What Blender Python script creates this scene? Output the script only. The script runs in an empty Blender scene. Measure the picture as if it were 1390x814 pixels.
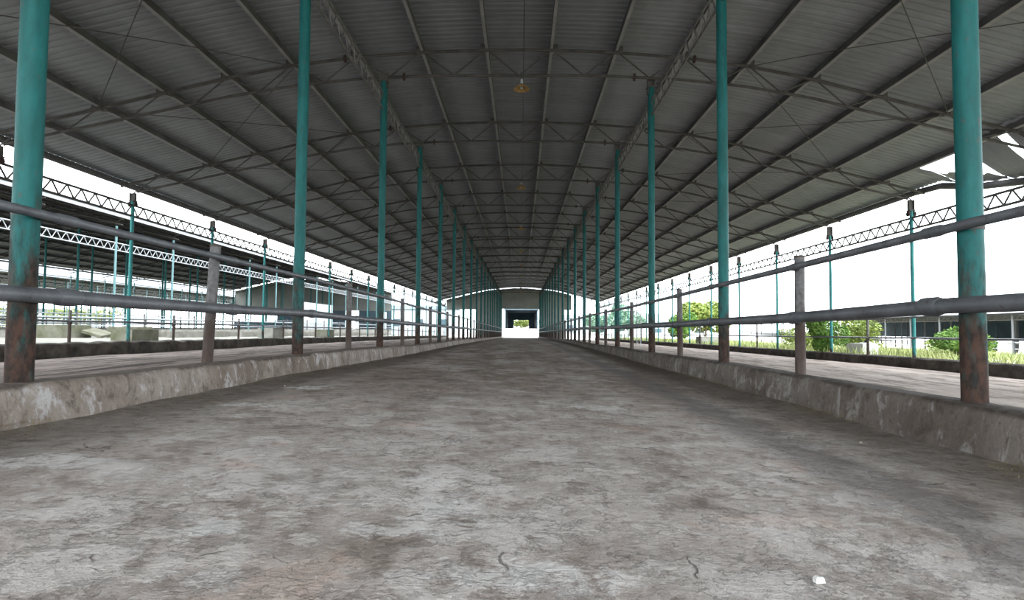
import bpy, math, random
from mathutils import Vector, Matrix, noise
random.seed(7)
S = bpy.context.scene
COL = S.collection

# ------------------------------------------------------------------ camera
F, CX, CY, VPX, VPY, ROLL, CAMH = 850.0, 695.0, 407.0, 707.0, 446.0, math.radians(0.4), 0.757
d = Vector(((VPX-CX)/F, (VPY-CY)/F, 1.0)).normalized()            # world +Y seen from the camera (x right, y down, z forward)
u = Vector((math.sin(ROLL), -math.cos(ROLL), 0.0)); u = (u - d*u.dot(d)).normalized()
r = d.cross(u)
if r.x < 0: r = -r
def cam_axis(v): return Vector((r.dot(v), d.dot(v), u.dot(v)))    # camera-space vector -> world
right, down, fwd = cam_axis(Vector((1,0,0))), cam_axis(Vector((0,1,0))), cam_axis(Vector((0,0,1)))
cd = bpy.data.cameras.new('camera'); cam = bpy.data.objects.new('camera', cd); COL.objects.link(cam)
m = Matrix((right, -down, -fwd)).transposed().to_4x4(); m.translation = Vector((0, 0, CAMH)); cam.matrix_world = m
cd.sensor_width = 36.0; cd.lens = 36.0*F/1390.0; cd.clip_end = 800; cd.clip_start = 0.05
S.camera = cam

# ------------------------------------------------------------------ sky and exposure
W = bpy.data.worlds.new('overcast_sky'); S.world = W; W.use_nodes = True
nt = W.node_tree; nt.nodes.clear()
wo = nt.nodes.new('ShaderNodeOutputWorld'); bg = nt.nodes.new('ShaderNodeBackground')
tc = nt.nodes.new('ShaderNodeTexCoord'); mp = nt.nodes.new('ShaderNodeMapping'); mp.inputs['Scale'].default_value = (1.5, 1.5, 4)
nz = nt.nodes.new('ShaderNodeTexNoise'); nz.inputs['Scale'].default_value = 1.6; nz.inputs['Detail'].default_value = 5
rp = nt.nodes.new('ShaderNodeValToRGB')
rp.color_ramp.elements[0].position = .35; rp.color_ramp.elements[0].color = (.80, .91, 1.0, 1)
rp.color_ramp.elements[1].position = .62; rp.color_ramp.elements[1].color = (.97, .99, 1.0, 1)
nt.links.new(tc.outputs['Generated'], mp.inputs['Vector']); nt.links.new(mp.outputs['Vector'], nz.inputs['Vector'])
nt.links.new(nz.outputs['Fac'], rp.inputs['Fac']); nt.links.new(rp.outputs['Color'], bg.inputs['Color'])
nt.links.new(bg.outputs['Background'], wo.inputs['Surface'])
bg.inputs['Strength'].default_value = 1.0
S.view_settings.view_transform = 'Standard'; S.view_settings.look = 'None'
S.view_settings.gamma = 1.0; S.view_settings.use_curve_mapping = False
S.view_settings.exposure = 2.85

# ------------------------------------------------------------------ helpers
class MB:
    def __init__(s): s.v = []; s.f = []
    def quadbox(s, x0, x1, y0, y1, z0, z1):
        b = len(s.v)
        s.v += [(x0,y0,z0),(x1,y0,z0),(x1,y1,z0),(x0,y1,z0),(x0,y0,z1),(x1,y0,z1),(x1,y1,z1),(x0,y1,z1)]
        s.f += [tuple(b+i for i in q) for q in ((0,3,2,1),(4,5,6,7),(0,1,5,4),(1,2,6,5),(2,3,7,6),(3,0,4,7))]
        return s
    def tube(s, pts, rad, n=8, caps=True):
        pts = [Vector(p) for p in pts]; rings = []
        if not hasattr(rad, '__len__'): rad = [rad]*len(pts)
        for i, p in enumerate(pts):
            t = (pts[min(i+1, len(pts)-1)] - pts[max(i-1, 0)]).normalized()
            ref = Vector((1,0,0)) if abs(t.x) < .9 else Vector((0,0,1))
            a = t.cross(ref).normalized(); b = t.cross(a)
            k = len(s.v); rings.append(k)
            for j in range(n):
                an = 2*math.pi*j/n
                s.v.append(tuple(p + rad[i]*(math.cos(an)*a + math.sin(an)*b)))
        for k0, k1 in zip(rings, rings[1:]):
            for j in range(n):
                s.f.append((k0+j, k0+(j+1)%n, k1+(j+1)%n, k1+j))
        if caps:
            s.f.append(tuple(rings[0]+j for j in reversed(range(n)))); s.f.append(tuple(rings[-1]+j for j in range(n)))
        return s
    def lathe(s, prof, n=20, o=(0,0,0)):
        k = len(s.v)
        for (rr, z) in prof:
            for j in range(n):
                an = 2*math.pi*j/n; s.v.append((o[0]+rr*math.cos(an), o[1]+rr*math.sin(an), o[2]+z))
        for i in range(len(prof)-1):
            for j in range(n):
                s.f.append((k+i*n+j, k+i*n+(j+1)%n, k+(i+1)*n+(j+1)%n, k+(i+1)*n+j))
        return s
    def grid(s, P):                                  # P[i][j] points
        k = len(s.v); nj = len(P[0])
        for row in P: s.v += [tuple(p) for p in row]
        for i in range(len(P)-1):
            for j in range(nj-1):
                s.f.append((k+i*nj+j, k+i*nj+j+1, k+(i+1)*nj+j+1, k+(i+1)*nj+j))
        return s
    def mesh(s, name, mat, smooth=False):
        me = bpy.data.meshes.new(name); me.from_pydata(s.v, [], s.f); me.update()
        if mat: me.materials.append(mat)
        if smooth:
            me.polygons.foreach_set('use_smooth', [True]*len(me.polygons))
            try: me.set_sharp_from_angle(angle=math.radians(40))
            except Exception: pass
        return me
def ob(name, me, parent=None, loc=(0,0,0), rotz=0.0):
    o = bpy.data.objects.new(name, me); COL.objects.link(o)
    o.location = loc
    if rotz: o.rotation_euler.z = rotz
    if parent is not None: o.parent = parent
    return o
def tag(o, label, cat, group=None):
    o['label'] = label; o['category'] = cat
    if group: o['group'] = group
    return o
def struct(name, me, label=None, loc=(0,0,0)):
    o = ob(name, me, None, loc); o['kind'] = 'structure'
    if label: o['label'] = label
    return o
def interp(tab, x):
    if x <= tab[0][0]: return tab[0][1]
    for (a, va), (b, vb) in zip(tab, tab[1:]):
        if x <= b: return va + (vb-va)*(x-a)/(b-a)
    return tab[-1][1]
ONES = ['zeroth','first','second','third','fourth','fifth','sixth','seventh','eighth','ninth','tenth','eleventh','twelfth','thirteenth','fourteenth','fifteenth','sixteenth','seventeenth','eighteenth','nineteenth','twentieth','twenty-first','twenty-second','twenty-third','twenty-fourth','twenty-fifth']
def nzv(x, y, z=0.0, s=1.0): return noise.noise(Vector((x*s, y*s, z*s)))

# ------------------------------------------------------------------ materials
class NM:
    def __init__(s, name, rough=.8, metal=0.0, spec=.3):
        s.m = bpy.data.materials.new(name); s.m.use_nodes = True; s.t = s.m.node_tree
        s.b = s.t.nodes['Principled BSDF']; s.b.inputs['Roughness'].default_value = rough
        s.b.inputs['Metallic'].default_value = metal; s.b.inputs['Specular IOR Level'].default_value = spec
        s.tc = s.t.nodes.new('ShaderNodeTexCoord')
    def n(s, ty, **kw):
        nd = s.t.nodes.new(ty)
        for k, v in kw.items(): setattr(nd, k, v)
        return nd
    def lk(s, a, b): s.t.links.new(a, b)
    def coord(s, scale=(1,1,1), loc=(0,0,0)):
        mp = s.n('ShaderNodeMapping'); mp.inputs['Scale'].default_value = scale; mp.inputs['Location'].default_value = loc
        s.lk(s.tc.outputs['Object'], mp.inputs['Vector']); return mp.outputs['Vector']
    def noise(s, scale, detail=4, rough=.6, vec=None, dist=0.0):
        nd = s.n('ShaderNodeTexNoise'); nd.inputs['Scale'].default_value = scale; nd.inputs['Detail'].default_value = detail
        nd.inputs['Roughness'].default_value = rough; nd.inputs['Distortion'].default_value = dist
        s.lk(vec if vec else s.tc.outputs['Object'], nd.inputs['Vector']); return nd.outputs['Fac']
    def ramp(s, fac, a, b, lo=0.0, hi=1.0):            # smooth step of fac between a and b
        nd = s.n('ShaderNodeMapRange', interpolation_type='SMOOTHSTEP'); nd.inputs['From Min'].default_value = a; nd.inputs['From Max'].default_value = b
        nd.inputs['To Min'].default_value = lo; nd.inputs['To Max'].default_value = hi; s.lk(fac, nd.inputs['Value']); return nd.outputs['Result']
    def math(s, op, a, b=None):
        nd = s.n('ShaderNodeMath', operation=op)
        for i, v in enumerate((a, b)):
            if v is None: continue
            if isinstance(v, (int, float)): nd.inputs[i].default_value = v
            else: s.lk(v, nd.inputs[i])
        return nd.outputs[0]
    def mix(s, fac, a, b):
        nd = s.n('ShaderNodeMix', data_type='RGBA')
        for sock, v in ((nd.inputs['Factor'], fac), (nd.inputs['A'], a), (nd.inputs['B'], b)):
            if isinstance(v, (int, float)): sock.default_value = v
            elif isinstance(v, tuple): sock.default_value = (*v, 1) if len(v) == 3 else v
            else: s.lk(v, sock)
        return nd.outputs['Result']
    def xyz(s):
        nd = s.n('ShaderNodeSeparateXYZ'); s.lk(s.tc.outputs['Object'], nd.inputs[0]); return nd.outputs
    def rnd(s): return s.n('ShaderNodeObjectInfo').outputs['Random']
    def bump(s, h, strength=.4, dist=.02):
        nd = s.n('ShaderNodeBump'); nd.inputs['Strength'].default_value = strength; nd.inputs['Distance'].default_value = dist
        s.lk(h, nd.inputs['Height']); s.lk(nd.outputs['Normal'], s.b.inputs['Normal'])
    def col(s, c):
        if isinstance(c, tuple): s.b.inputs['Base Color'].default_value = (*c, 1)
        else: s.lk(c, s.b.inputs['Base Color'])
        return s.m
def simple(name, c1, c2, scale=4, rough=.8, bump=.0, metal=0.0):
    k = NM(name, rough, metal); f = k.ramp(k.noise(scale, 5, .65), .3, .7)
    if bump: k.bump(k.noise(scale*6, 4), bump, .02)
    return k.col(k.mix(f, c1, c2))

def mat_floor():
    k = NM('corridor_concrete', .85); X, Y, Z = k.xyz()
    n1 = k.noise(.55, 8, .62, dist=.5); n2 = k.noise(2.3, 8, .68); n3 = k.noise(9, 6, .7); n4 = k.noise(40, 4, .7)
    c = k.mix(k.ramp(n1, .34, .66), (0.273, 0.229, 0.200), (0.446, 0.402, 0.372))
    c = k.mix(k.ramp(n2, .40, .66, 0, .8), c, (0.532, 0.495, 0.468))
    c = k.mix(k.ramp(n2, .47, .34, 0, .8), c, (0.166, 0.136, 0.114))
    c = k.mix(k.ramp(n3, .52, .70, 0, .45), c, (0.505, 0.479, 0.459))
    c = k.mix(k.ramp(n3, .47, .33, 0, .7), c, (0.146, 0.114, 0.093))
    c = k.mix(k.ramp(k.noise(1.4, 5, .6, k.coord(loc=(9, 3, 0))), .60, .68, 0, .45), c, (0.452, 0.313, 0.246))      # rusty pink stains
    sm = k.noise(1.9, 6, .75, k.coord((1, 1, 1), (13, 5, 0)), .2)
    c = k.mix(k.ramp(sm, .53, .60, 0, .42), c, (0.200, 0.157, 0.130)); c = k.mix(k.ramp(sm, .44, .36, 0, .35), c, (0.585, 0.559, 0.539))
    fl = k.noise(3.4, 9, .78, k.coord((1, 1, 1), (3, 15, 0)), .25)
    c = k.mix(k.ramp(fl, .565, .590, 0, .4), c, (0.599, 0.565, 0.539)); c = k.mix(k.ramp(fl, .430, .400, 0, .45), c, (0.173, 0.133, 0.110))
    for nn_, sc_, am in ((n2, .013, .6), (fl, .010, .5), (k.noise(4.5, 7, .7, k.coord(loc=(5, 1, 0))), .012, .5)):
        edge_ = k.math('ABSOLUTE', k.math('SUBTRACT', nn_, .505))
        c = k.mix(k.math('MULTIPLY', k.ramp(edge_, sc_, .001, 0, am), k.ramp(n1, .42, .56)), c, (0.120, 0.100, 0.085))
    c = k.mix(k.ramp(n4, .60, .75, 0, .35), c, (0.160, 0.133, 0.120)); c = k.mix(k.ramp(n4, .42, .28, 0, .3), c, (0.600, 0.600, 0.600))
    # mud trodden over the concrete further in
    mud = k.math('MULTIPLY', k.ramp(Y, 2.6, 9.0), k.ramp(k.noise(.9, 8, .7, k.coord((1, .45, 1))), .36, .58, .25, 1.0))
    c = k.mix(k.math('MULTIPLY', mud, .88), c, k.mix(k.ramp(fl, .38, .60), (.070, .047, .032), (.195, .145, .105)))
    # pale worn streaks along the middle
    mid = k.math('MULTIPLY', k.ramp(k.math('ABSOLUTE', k.math('SUBTRACT', X, -.1)), 1.5, .2), k.ramp(k.noise(1.1, 7, .7, k.coord((1.6, .22, 1), (4, 0, 0))), .48, .66))
    c = k.mix(k.math('MULTIPLY', mid, .55), c, (.38, .345, .31))
    # dark dirt lying along both kerbs and in a wheel track beside the right one
    edge = k.math('ABSOLUTE', k.math('ADD', X, .085)); edge = k.math('ADD', edge, k.math('MULTIPLY', k.math('SUBTRACT', n2, .5), 1.6))
    c = k.mix(k.ramp(edge, 1.75, 2.75, 0, .72), c, k.mix(k.ramp(n3, .4, .65), (.095, .075, .055), (.155, .130, .100)))
    tr = k.math('ABSOLUTE', k.math('SUBTRACT', k.math('ADD', X, k.math('MULTIPLY', k.math('SUBTRACT', n2, .5), .9)), 1.72))
    c = k.mix(k.ramp(tr, .34, .05, 0, .62), c, (.085, .074, .070))
    # peeled pale patches
    tot = None
    for (px, py, rx, ry) in ((-.30, 2.40, .16, .26), (-.44, 2.12, .17, .10), (-.38, 2.78, .13, .16), (-.16, 2.22, .10, .07), (-2.15, 2.9, .30, .18), (.05, 1.75, .35, .12), (-1.0, 2.1, .10, .18), (-2.2, 5.0, .22, .14), (-2.2, 6.5, .25, .18), (.75, 5.6, .35, .2)):
        a = k.math('DIVIDE', k.math('SUBTRACT', X, px), rx); b = k.math('DIVIDE', k.math('SUBTRACT', Y, py), ry)
        g = k.math('SUBTRACT', 1.0, k.math('ADD', k.math('MULTIPLY', a, a), k.math('MULTIPLY', b, b)))
        tot = g if tot is None else k.math('MAXIMUM', tot, g)
    tot = k.math('ADD', k.math('MAXIMUM', tot, -1.2), k.math('MULTIPLY', k.math('SUBTRACT', k.noise(9, 8, .8), .5), 8.5))
    c = k.mix(k.ramp(tot, .1, .9, 0, .62), c, (.58, .56, .54))
    # thin broken cracks
    vo = k.n('ShaderNodeTexVoronoi', feature='DISTANCE_TO_EDGE'); vo.inputs['Scale'].default_value = 1.7
    wv = k.n('ShaderNodeMix', data_type='VECTOR'); wv.inputs['Factor'].default_value = .3
    nn = k.n('ShaderNodeTexNoise'); nn.inputs['Scale'].default_value = 4; nn.inputs['Detail'].default_value = 6; k.lk(k.tc.outputs['Object'], nn.inputs['Vector'])
    k.lk(k.tc.outputs['Object'], wv.inputs['A']); k.lk(nn.outputs['Color'], wv.inputs['B']); k.lk(wv.outputs['Result'], vo.inputs['Vector'])
    crack = k.math('MULTIPLY', k.ramp(vo.outputs['Distance'], .012, .002), k.ramp(k.noise(3.1, 3, .5, k.coord(loc=(2, 7, 0))), .60, .66))
    c = k.mix(k.math('MULTIPLY', crack, .6), c, (.045, .037, .032))
    h = k.math('ADD', k.math('MULTIPLY', n3, .5), k.math('ADD', k.math('MULTIPLY', n4, .25), k.math('MULTIPLY', n2, .7)))
    h = k.math('SUBTRACT', h, k.math('MULTIPLY', crack, .4)); h = k.math('ADD', h, k.ramp(n2, .50, .53, 0, .2)); h = k.math('ADD', h, k.ramp(fl, .42, .45, 0, .3)); h = k.math('ADD', h, k.ramp(fl, .57, .59, 0, .2))
    k.bump(h, .8, .04)
    return k.col(c)
def mat_kerb(name, w, dk):
    k = NM(name, .9); X, Y, Z = k.xyz()
    n1 = k.noise(1.6, 6, .65); n2 = k.noise(3.2, 8, .75, k.coord((1, 1.5, .9)), .6); n3 = k.noise(14, 5, .7)
    T = lambda r_, g_, b_: (r_*dk, g_*dk, b_*dk)
    c = k.mix(k.ramp(n1, .32, .68), T(.15, .118, .096), T(.27, .235, .205))
    c = k.mix(k.ramp(n2, .52, .62, 0, w), c, (.40, .39, .385))                       # remains of whitewash
    c = k.mix(k.ramp(n2, .46, .34, 0, .8), c, T(.085, .068, .055))
    c = k.mix(k.ramp(n3, .48, .32, 0, .6), c, T(.085, .064, .050))
    c = k.mix(k.ramp(k.noise(7, 6, .7, k.coord((1, 3.5, .5))), .56, .66, 0, .5), c, T(.075, .055, .042))
    nm = k.n('ShaderNodeNewGeometry'); sp = k.n('ShaderNodeSeparateXYZ'); k.lk(nm.outputs['Normal'], sp.inputs[0])
    c = k.mix(k.ramp(sp.outputs['Z'], .45, .9, 0, .9), c, k.mix(k.ramp(n3, .4, .6), T(.062, .046, .037), T(.12, .095, .078)))   # muck lying on the top
    k.bump(k.math('ADD', n3, k.math('MULTIPLY', n2, .6)), .6, .03)
    return k.col(c)
def mat_pen(name, a, b, dark, sc):
    k = NM(name, .9)
    n1 = k.noise(.8, 7, .65, k.coord((1, .5, 1))); n2 = k.noise(2.0, 7, .7, k.coord(sc)); n3 = k.noise(12, 5, .7)
    c = k.mix(k.ramp(n1, .35, .65), a, b)
    c = k.mix(k.ramp(n2, .50, .57, 0, .9), c, dark)
    c = k.mix(k.ramp(k.noise(2.6, 8, .75, k.coord((1.3, .6, 1), (7, 2, 0))), .54, .63, 0, .7), c, dark)
    c = k.mix(k.ramp(n3, .55, .7, 0, .4), c, (.30, .27, .245))
    k.bump(k.math('ADD', n2, n3), .6, .05)
    return k.col(c)
def mat_paint(name, rust_lo, rust_hi, teal=(.003, .060, .056), teal2=(.007, .100, .097)):
    k = NM(name, .6, 0, .22); X, Y, Z = k.xyz(); ri = k.rnd()
    off = k.n('ShaderNodeCombineXYZ'); k.lk(k.math('MULTIPLY', ri, 37.0), off.inputs[0]); k.lk(k.math('MULTIPLY', ri, 11.0), off.inputs[2])
    va = k.n('ShaderNodeVectorMath', operation='ADD'); k.lk(k.tc.outputs['Object'], va.inputs[0]); k.lk(off.outputs[0], va.inputs[1])
    mp = k.n('ShaderNodeMapping'); mp.inputs['Scale'].default_value = (9, 9, 2.6); k.lk(va.outputs[0], mp.inputs['Vector'])
    n1 = k.noise(1.0, 6, .7, mp.outputs['Vector'])
    mp2 = k.n('ShaderNodeMapping'); mp2.inputs['Scale'].default_value = (22, 22, 12); k.lk(va.outputs[0], mp2.inputs['Vector'])
    n2 = k.noise(1.0, 4, .6, mp2.outputs['Vector'])
    c = k.mix(k.ramp(n1, .3, .7), teal, teal2)
    c = k.mix(k.ramp(n2, .635, .69, 0, .85), c, (.045, .060, .055))
    hz = k.math('ADD', Z, k.math('MULTIPLY', k.math('SUBTRACT', n1, .5), 3.0))
    rust = k.ramp(hz, rust_hi, rust_lo)
    rc = k.mix(k.ramp(n2, .35, .65), (.018, .014, .012), (.055, .030, .022))
    c = k.mix(rust, c, rc)
    k.lk(k.math('ADD', .55, k.math('MULTIPLY', rust, .35)), k.b.inputs['Roughness'])
    k.bump(k.math('ADD', n2, k.math('MULTIPLY', rust, -.5)), .25, .01)
    return k.col(c)
def mat_roof():
    k = NM('corrugated_zinc', .55, .25, .4); X, Y, Z = k.xyz(); ri = k.rnd()
    n1 = k.noise(.7, 5, .6, k.coord((1, .4, 1))); n2 = k.noise(3, 5, .6, k.coord((.35, 3, 1)))
    c = k.mix(k.ramp(n1, .3, .7), (.188, .203, .215), (.255, .273, .288))
    c = k.mix(k.ramp(n2, .56, .72, 0, .45), c, (.14, .142, .142))
    c = k.mix(k.math('MULTIPLY', ri, .22), c, (.115, .118, .118))
    return k.col(c)
M = {}
M['floor'] = mat_floor(); M['kerb_l'] = mat_kerb('kerb_concrete', .75, 1.0); M['kerb_r'] = mat_kerb('kerb_concrete_grimy', .35, .55)
M['pen_l'] = mat_pen('pen_floor_streaked', (.175, .135, .115), (.30, .245, .218), (.035, .024, .020), (2.2, .16, 1))
M['pen_r'] = mat_pen('pen_floor_dusty', (.30, .24, .205), (.42, .355, .315), (.15, .11, .085), (1.1, .35, 1))
M['teal_col'] = mat_paint('chipped_teal_paint', .15, 1.25)
M['teal_eave'] = mat_paint('teal_paint_thin', -.2, .5, (.018, .13, .13), (.03, .19, .185))
M['teal_pale'] = mat_paint('pale_teal_paint', -.6, .0, (.12, .235, .245), (.16, .28, .29))
M['steel'] = simple('rusted_dark_steel', (.040, .037, .034), (.085, .078, .070), 3, .75)
M['steel_red'] = simple('red_oxide_steel', (.055, .022, .016), (.028, .022, .020), 9, .8)
M['purlin'] = simple('dull_purlin_steel', (.055, .052, .052), (.10, .097, .095), 1.5, .65)
M['lip'] = simple('lit_flange_grey', (.20, .20, .20), (.28, .28, .28), 2, .6)  # paler grey that paints the light caught by the purlins' lower flange
M['girder'] = simple('grey_girder_steel', (.07, .068, .066), (.14, .135, .13), 4, .7)
M['white_steel'] = simple('white_painted_steel', (.32, .34, .355), (.42, .44, .455), 5, .6)
def mat_pipe():
    k = NM('weathered_grey_pipe', .5, .35, .4); n1 = k.noise(3, 6, .7); n2 = k.noise(17, 5, .7)
    c = k.mix(k.ramp(n1, .3, .7), (.085, .089, .097), (.155, .162, .173)); c = k.mix(k.ramp(n2, .58, .70, 0, .8), c, (.055, .042, .035))
    k.bump(n2, .2, .01); return k.col(c)
M['pipe'] = mat_pipe()
def mat_post():
    k = NM('rusty_post', .8, .1); X, Y, Z = k.xyz(); n1 = k.noise(4, 6, .7, k.coord((2, 2, .8))); n2 = k.noise(20, 4, .7)
    c = k.mix(k.ramp(n1, .3, .7), (.042, .027, .021), (.078, .062, .054))
    up = k.ramp(k.math('ADD', Z, k.math('MULTIPLY', k.math('SUBTRACT', n1, .5), 1.4)), .45, .95)
    c = k.mix(up, c, k.mix(k.ramp(n2, .35, .65), (.085, .083, .083), (.14, .137, .137)))
    k.bump(n2, .3, .01); return k.col(c)
M['post'] = mat_post()
M['roof'] = mat_roof()
M['conc'] = simple('weathered_concrete', (.20, .195, .165), (.31, .30, .27), 2.2, .9, .3)
M['conc_moss'] = simple('mossy_concrete', (.105, .11, .065), (.20, .195, .155), 2.5, .9, .3)
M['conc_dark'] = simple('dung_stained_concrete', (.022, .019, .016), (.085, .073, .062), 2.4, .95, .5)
M['conc_light'] = simple('pale_yard_concrete', (.36, .355, .335), (.46, .45, .43), .6, .9)
M['yard'] = simple('yard_earth', (.26, .26, .18), (.38, .36, .27), .8, .95, .3)
M['grass'] = simple('grass_blades', (.22, .275, .095), (.40, .42, .19), .7, .8)
M['leaf'] = simple('bush_leaves', (.065, .15, .025), (.16, .27, .05), 2.5, .7)
M['leaf_y'] = simple('yellowish_leaves', (.15, .21, .045), (.25, .29, .07), 1.0, .7)
M['leaf_b'] = simple('bluish_leaves', (.14, .24, .17), (.22, .34, .24), 1.0, .7)
M['bark'] = simple('bark', (.10, .075, .05), (.18, .14, .10), 6, .9)
M['wallpanel'] = simple('grey_gable_cladding', (.20, .21, .195), (.26, .27, .25), .5, .8)
M['white_wall'] = simple('white_render', (.40, .42, .435), (.48, .50, .51), .6, .8)
M['blue_wall'] = simple('slate_blue_cladding', (.060, .095, .120), (.085, .125, .150), .8, .7)
M['darkroof'] = simple('dark_shed_sheet', (.12, .125, .135), (.17, .175, .185), 1, .6)
M['lamp'] = simple('rusty_enamel', (.42, .27, .09), (.20, .115, .05), 12, .6)
M['wire'] = simple('black_wire', (.02, .02, .02), (.035, .033, .03), 5, .6)
M['straw'] = simple('straw', (.16, .125, .06), (.27, .22, .12), 3, .9)
M['stone'] = simple('white_stone', (.50, .49, .465), (.62, .61, .585), 30, .85, .3)
M['rock'] = simple('brown_crumb', (.10, .08, .06), (.22, .19, .16), 30, .9)

# ------------------------------------------------------------------ profiles measured along the shed (metres from the camera)
XL, XR, XC = -3.11, 2.94, -.085
NB = 20                                                   # column stations, 5 m apart
BASE_L = [(-8,.16),(8,.15),(12,.09),(18,.04),(26,.01),(40,-.10),(95,-.62),(99,-.68)]
BASE_R = [(-8,-.02),(6,0),(32,-.01),(45,-.12),(95,-.62),(99,-.68)]
TOP_L = [(-8,.41),(4,.40),(11,.37),(14,.33),(18.5,.265),(24,.22),(29,.22),(40,.10),(95,-.44),(99,-.48)]
TOP_R = [(-8,.30),(9,.30),(14,.255),(19,.235),(24,.175),(34,.14),(45,.04),(95,-.44),(99,-.48)]
LOW_L = [(-8,.95),(6,.945),(9,.94),(14,.905),(19,.855),(24,.82),(29,.80),(98,.25)]
LOW_R = [(-8,.93),(4,.93),(9,.89),(14,.86),(19,.825),(24,.81),(29,.78),(34,.755),(98,.25)]
def Yk(k): return 4.0 + 5.0*k
def YL(k): return {0: 3.86, 1: 8.70, 2: 13.80}.get(k, 3.85 + 5*k)
def YR(k): return 4.12 + 5.0*k
ARCH = [(0,7.10),(1.2,7.085),(2.22,7.04),(3.70,6.93),(5.18,6.73),(6.66,6.44),(8.14,6.08),(9.62,5.72),(11.10,5.37),(12.3,5.05)]
def ztop(x):                                              # truss top chord over the cross-section (x from the ridge line)
    z = interp(ARCH, abs(x))
    if x > 6: z -= .10*min(1, (x-6)/5)
    return z
def zbot(x): return ztop(x) - (.60 - .30*min(1, abs(x)/12.3))
Y0, Y1 = -6.0, 99.4                                       # roof runs from behind the camera to the gable

# ------------------------------------------------------------------ floor, kerbs, pens, ground
ys = [Y0-14 + i*.5 for i in range(int((12.5-Y0)/.5))]
ys = sorted(set([round(-18+.5*i, 3) for i in range(38)] + [round(1+.1*i, 3) for i in range(90)] + [round(10+.4*i, 3) for i in range(225)] + [99.6]))
FL, FR = XL+.19, XR-.19
P = []
for y in ys:
    a, b = interp(BASE_L, y), interp(BASE_R, y); row = []
    for i in range(61):
        t = i/60; x = FL - .12 + (FR-FL+.24)*t
        z = a + (b-a)*t + .012*nzv(x, y, 0, .9) + .006*nzv(x, y, 3, 3.1)
        e = min(t, 1-t)*6
        z += .035*max(0, 1-e/.35)*(.6+.8*nzv(x, y, 9, 1.7))                     # dirt heaped against the kerbs
        row.append((x, y, z))
    P.append(row)
struct('floor', MB().grid(P).mesh('floor', M['floor'], True), 'worn grey concrete feed alley floor with brown dirt')

def kerb(name, X, base, top, sgn, label, mat):                 # sgn: +1 when the alley lies towards +X
    P = []
    for y in ys:
        b, t = interp(base, y), interp(top, y); row = []
        prof = [(.205, b-.25), (.200, b+.02), (.190, b+(t-b)*.35), (.178, b+(t-b)*.7), (.165, t-.03), (.135, t), (.05, t+.008), (-.08, t+.004), (-.15, t-.01), (-.175, t-.05), (-.185, b-.1), (-.185, b-.4)]
        for j, (dx, z) in enumerate(prof):
            a = .012 if 0 < j < 10 else 0
            row.append((X + sgn*(dx + a*nzv(y, z*2, X, 2.1) + .5*a*nzv(y, z*3, X, 7.3)), y, z + (a*.8*nzv(y, j, X, 1.6) if 3 < j < 10 else 0)))
        P.append(row)
    struct(name, MB().grid(P).mesh(name, mat, True), label)
kerb('kerb_left', XL, BASE_L, TOP_L, 1, 'low stained concrete kerb under the columns towards the neighbouring shed', M['kerb_l'])
kerb('kerb_right', XR, BASE_R, TOP_R, -1, 'low grimy concrete kerb under the columns towards the weedy yard', M['kerb_r'])

def sheet_ground(name, x0, x1, nx, za, zb, mat, label, amp, fy, y0=-18, y1=99.6, dy=.5):
    P = []; n = int((y1-y0)/dy)
    for i in range(n+1):
        y = y0 + (y1-y0)*i/n
        P.append([(x0+(x1-x0)*j/nx, y, za(y)+(zb(y)-za(y))*j/nx + amp*nzv(x0+(x1-x0)*j/nx, y*fy, 2, 1.5)) for j in range(nx+1)])
    return struct(name, MB().grid(P).mesh(name, mat, True), label)
EL, ER = -12.0, 11.8
lt = lambda y: interp([(-18,.2),(14,.16),(20,.08),(30,.02),(99,-.6)], y)
lo = lambda y: interp([(-18,-.08),(20,-.10),(40,-.2),(99,-.7)], y)
rt = lambda y: interp([(-18,.08),(14,.06),(24,-.02),(99,-.6)], y)
ro = lambda y: interp([(-18,-.32),(20,-.33),(40,-.45),(99,-.9)], y)
sheet_ground('pen_floor_left', XL-.1, EL+.1, 40, lt, lo, M['pen_l'], 'pen floor with dark dung streaks beside the neighbouring shed', .035, .25)
sheet_ground('pen_floor_right', XR+.1, ER-.1, 30, rt, ro, M['pen_r'], 'dusty brown pen floor beside the weedy yard', .02, .5)

def outer_kerb(name, X, top, sgn, mat, label, rough):
    P = []; yy = [-6+.3*i for i in range(352)]
    for y in yy:
        t = top(y) + rough*nzv(y, X, 1, 1.9) + rough*.7*nzv(y, X, 4, 6.0); row = []
        for j, (dx, z) in enumerate([(.16, t-.8), (.15, t-.2), (.13, t-.04), (.08, t), (-.09, t), (-.13, t-.05), (-.14, t-.7)]):
            row.append((X+sgn*(dx+.02*nzv(y, z*3, j, 2.3)), y, z))
        P.append(row)
    struct(name, MB().grid(P).mesh(name, mat, True), label)
ktl = lambda y: interp([(-6,.34),(14,.31),(20,.28),(40,.14),(99,-.4)], y)
ktr = lambda y: interp([(-6,0),(14,.01),(20,-.01),(25,-.05),(40,-.14),(99,-.6)], y)
outer_kerb('kerb_outer_left', EL, ktl, 1, M['conc_dark'], 'dung-blackened outer kerb along the pens towards the neighbouring shed', .035)
outer_kerb('kerb_outer_right', ER, ktr, -1, M['conc_dark'], 'dark outer kerb along the pens towards the weedy yard', .008)
gl = lambda y: interp([(-30,.30),(20,.26),(40,.12),(99,-.45),(220,-.8)], y)
sheet_ground('ground_left', EL-.05, -20, 6, gl, lambda y: gl(y)+.05, M['conc'], 'pale concrete yard between the two sheds', .02, 1, -30, 220, 5)
sheet_ground('ground_shed_floor', -20, -46, 8, lambda y: gl(y)+.05, lambda y: gl(y)+.1, M['conc_dark'], 'dark dung-stained floor inside the neighbouring shed', .02, 1, -30, 220, 5)
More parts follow.
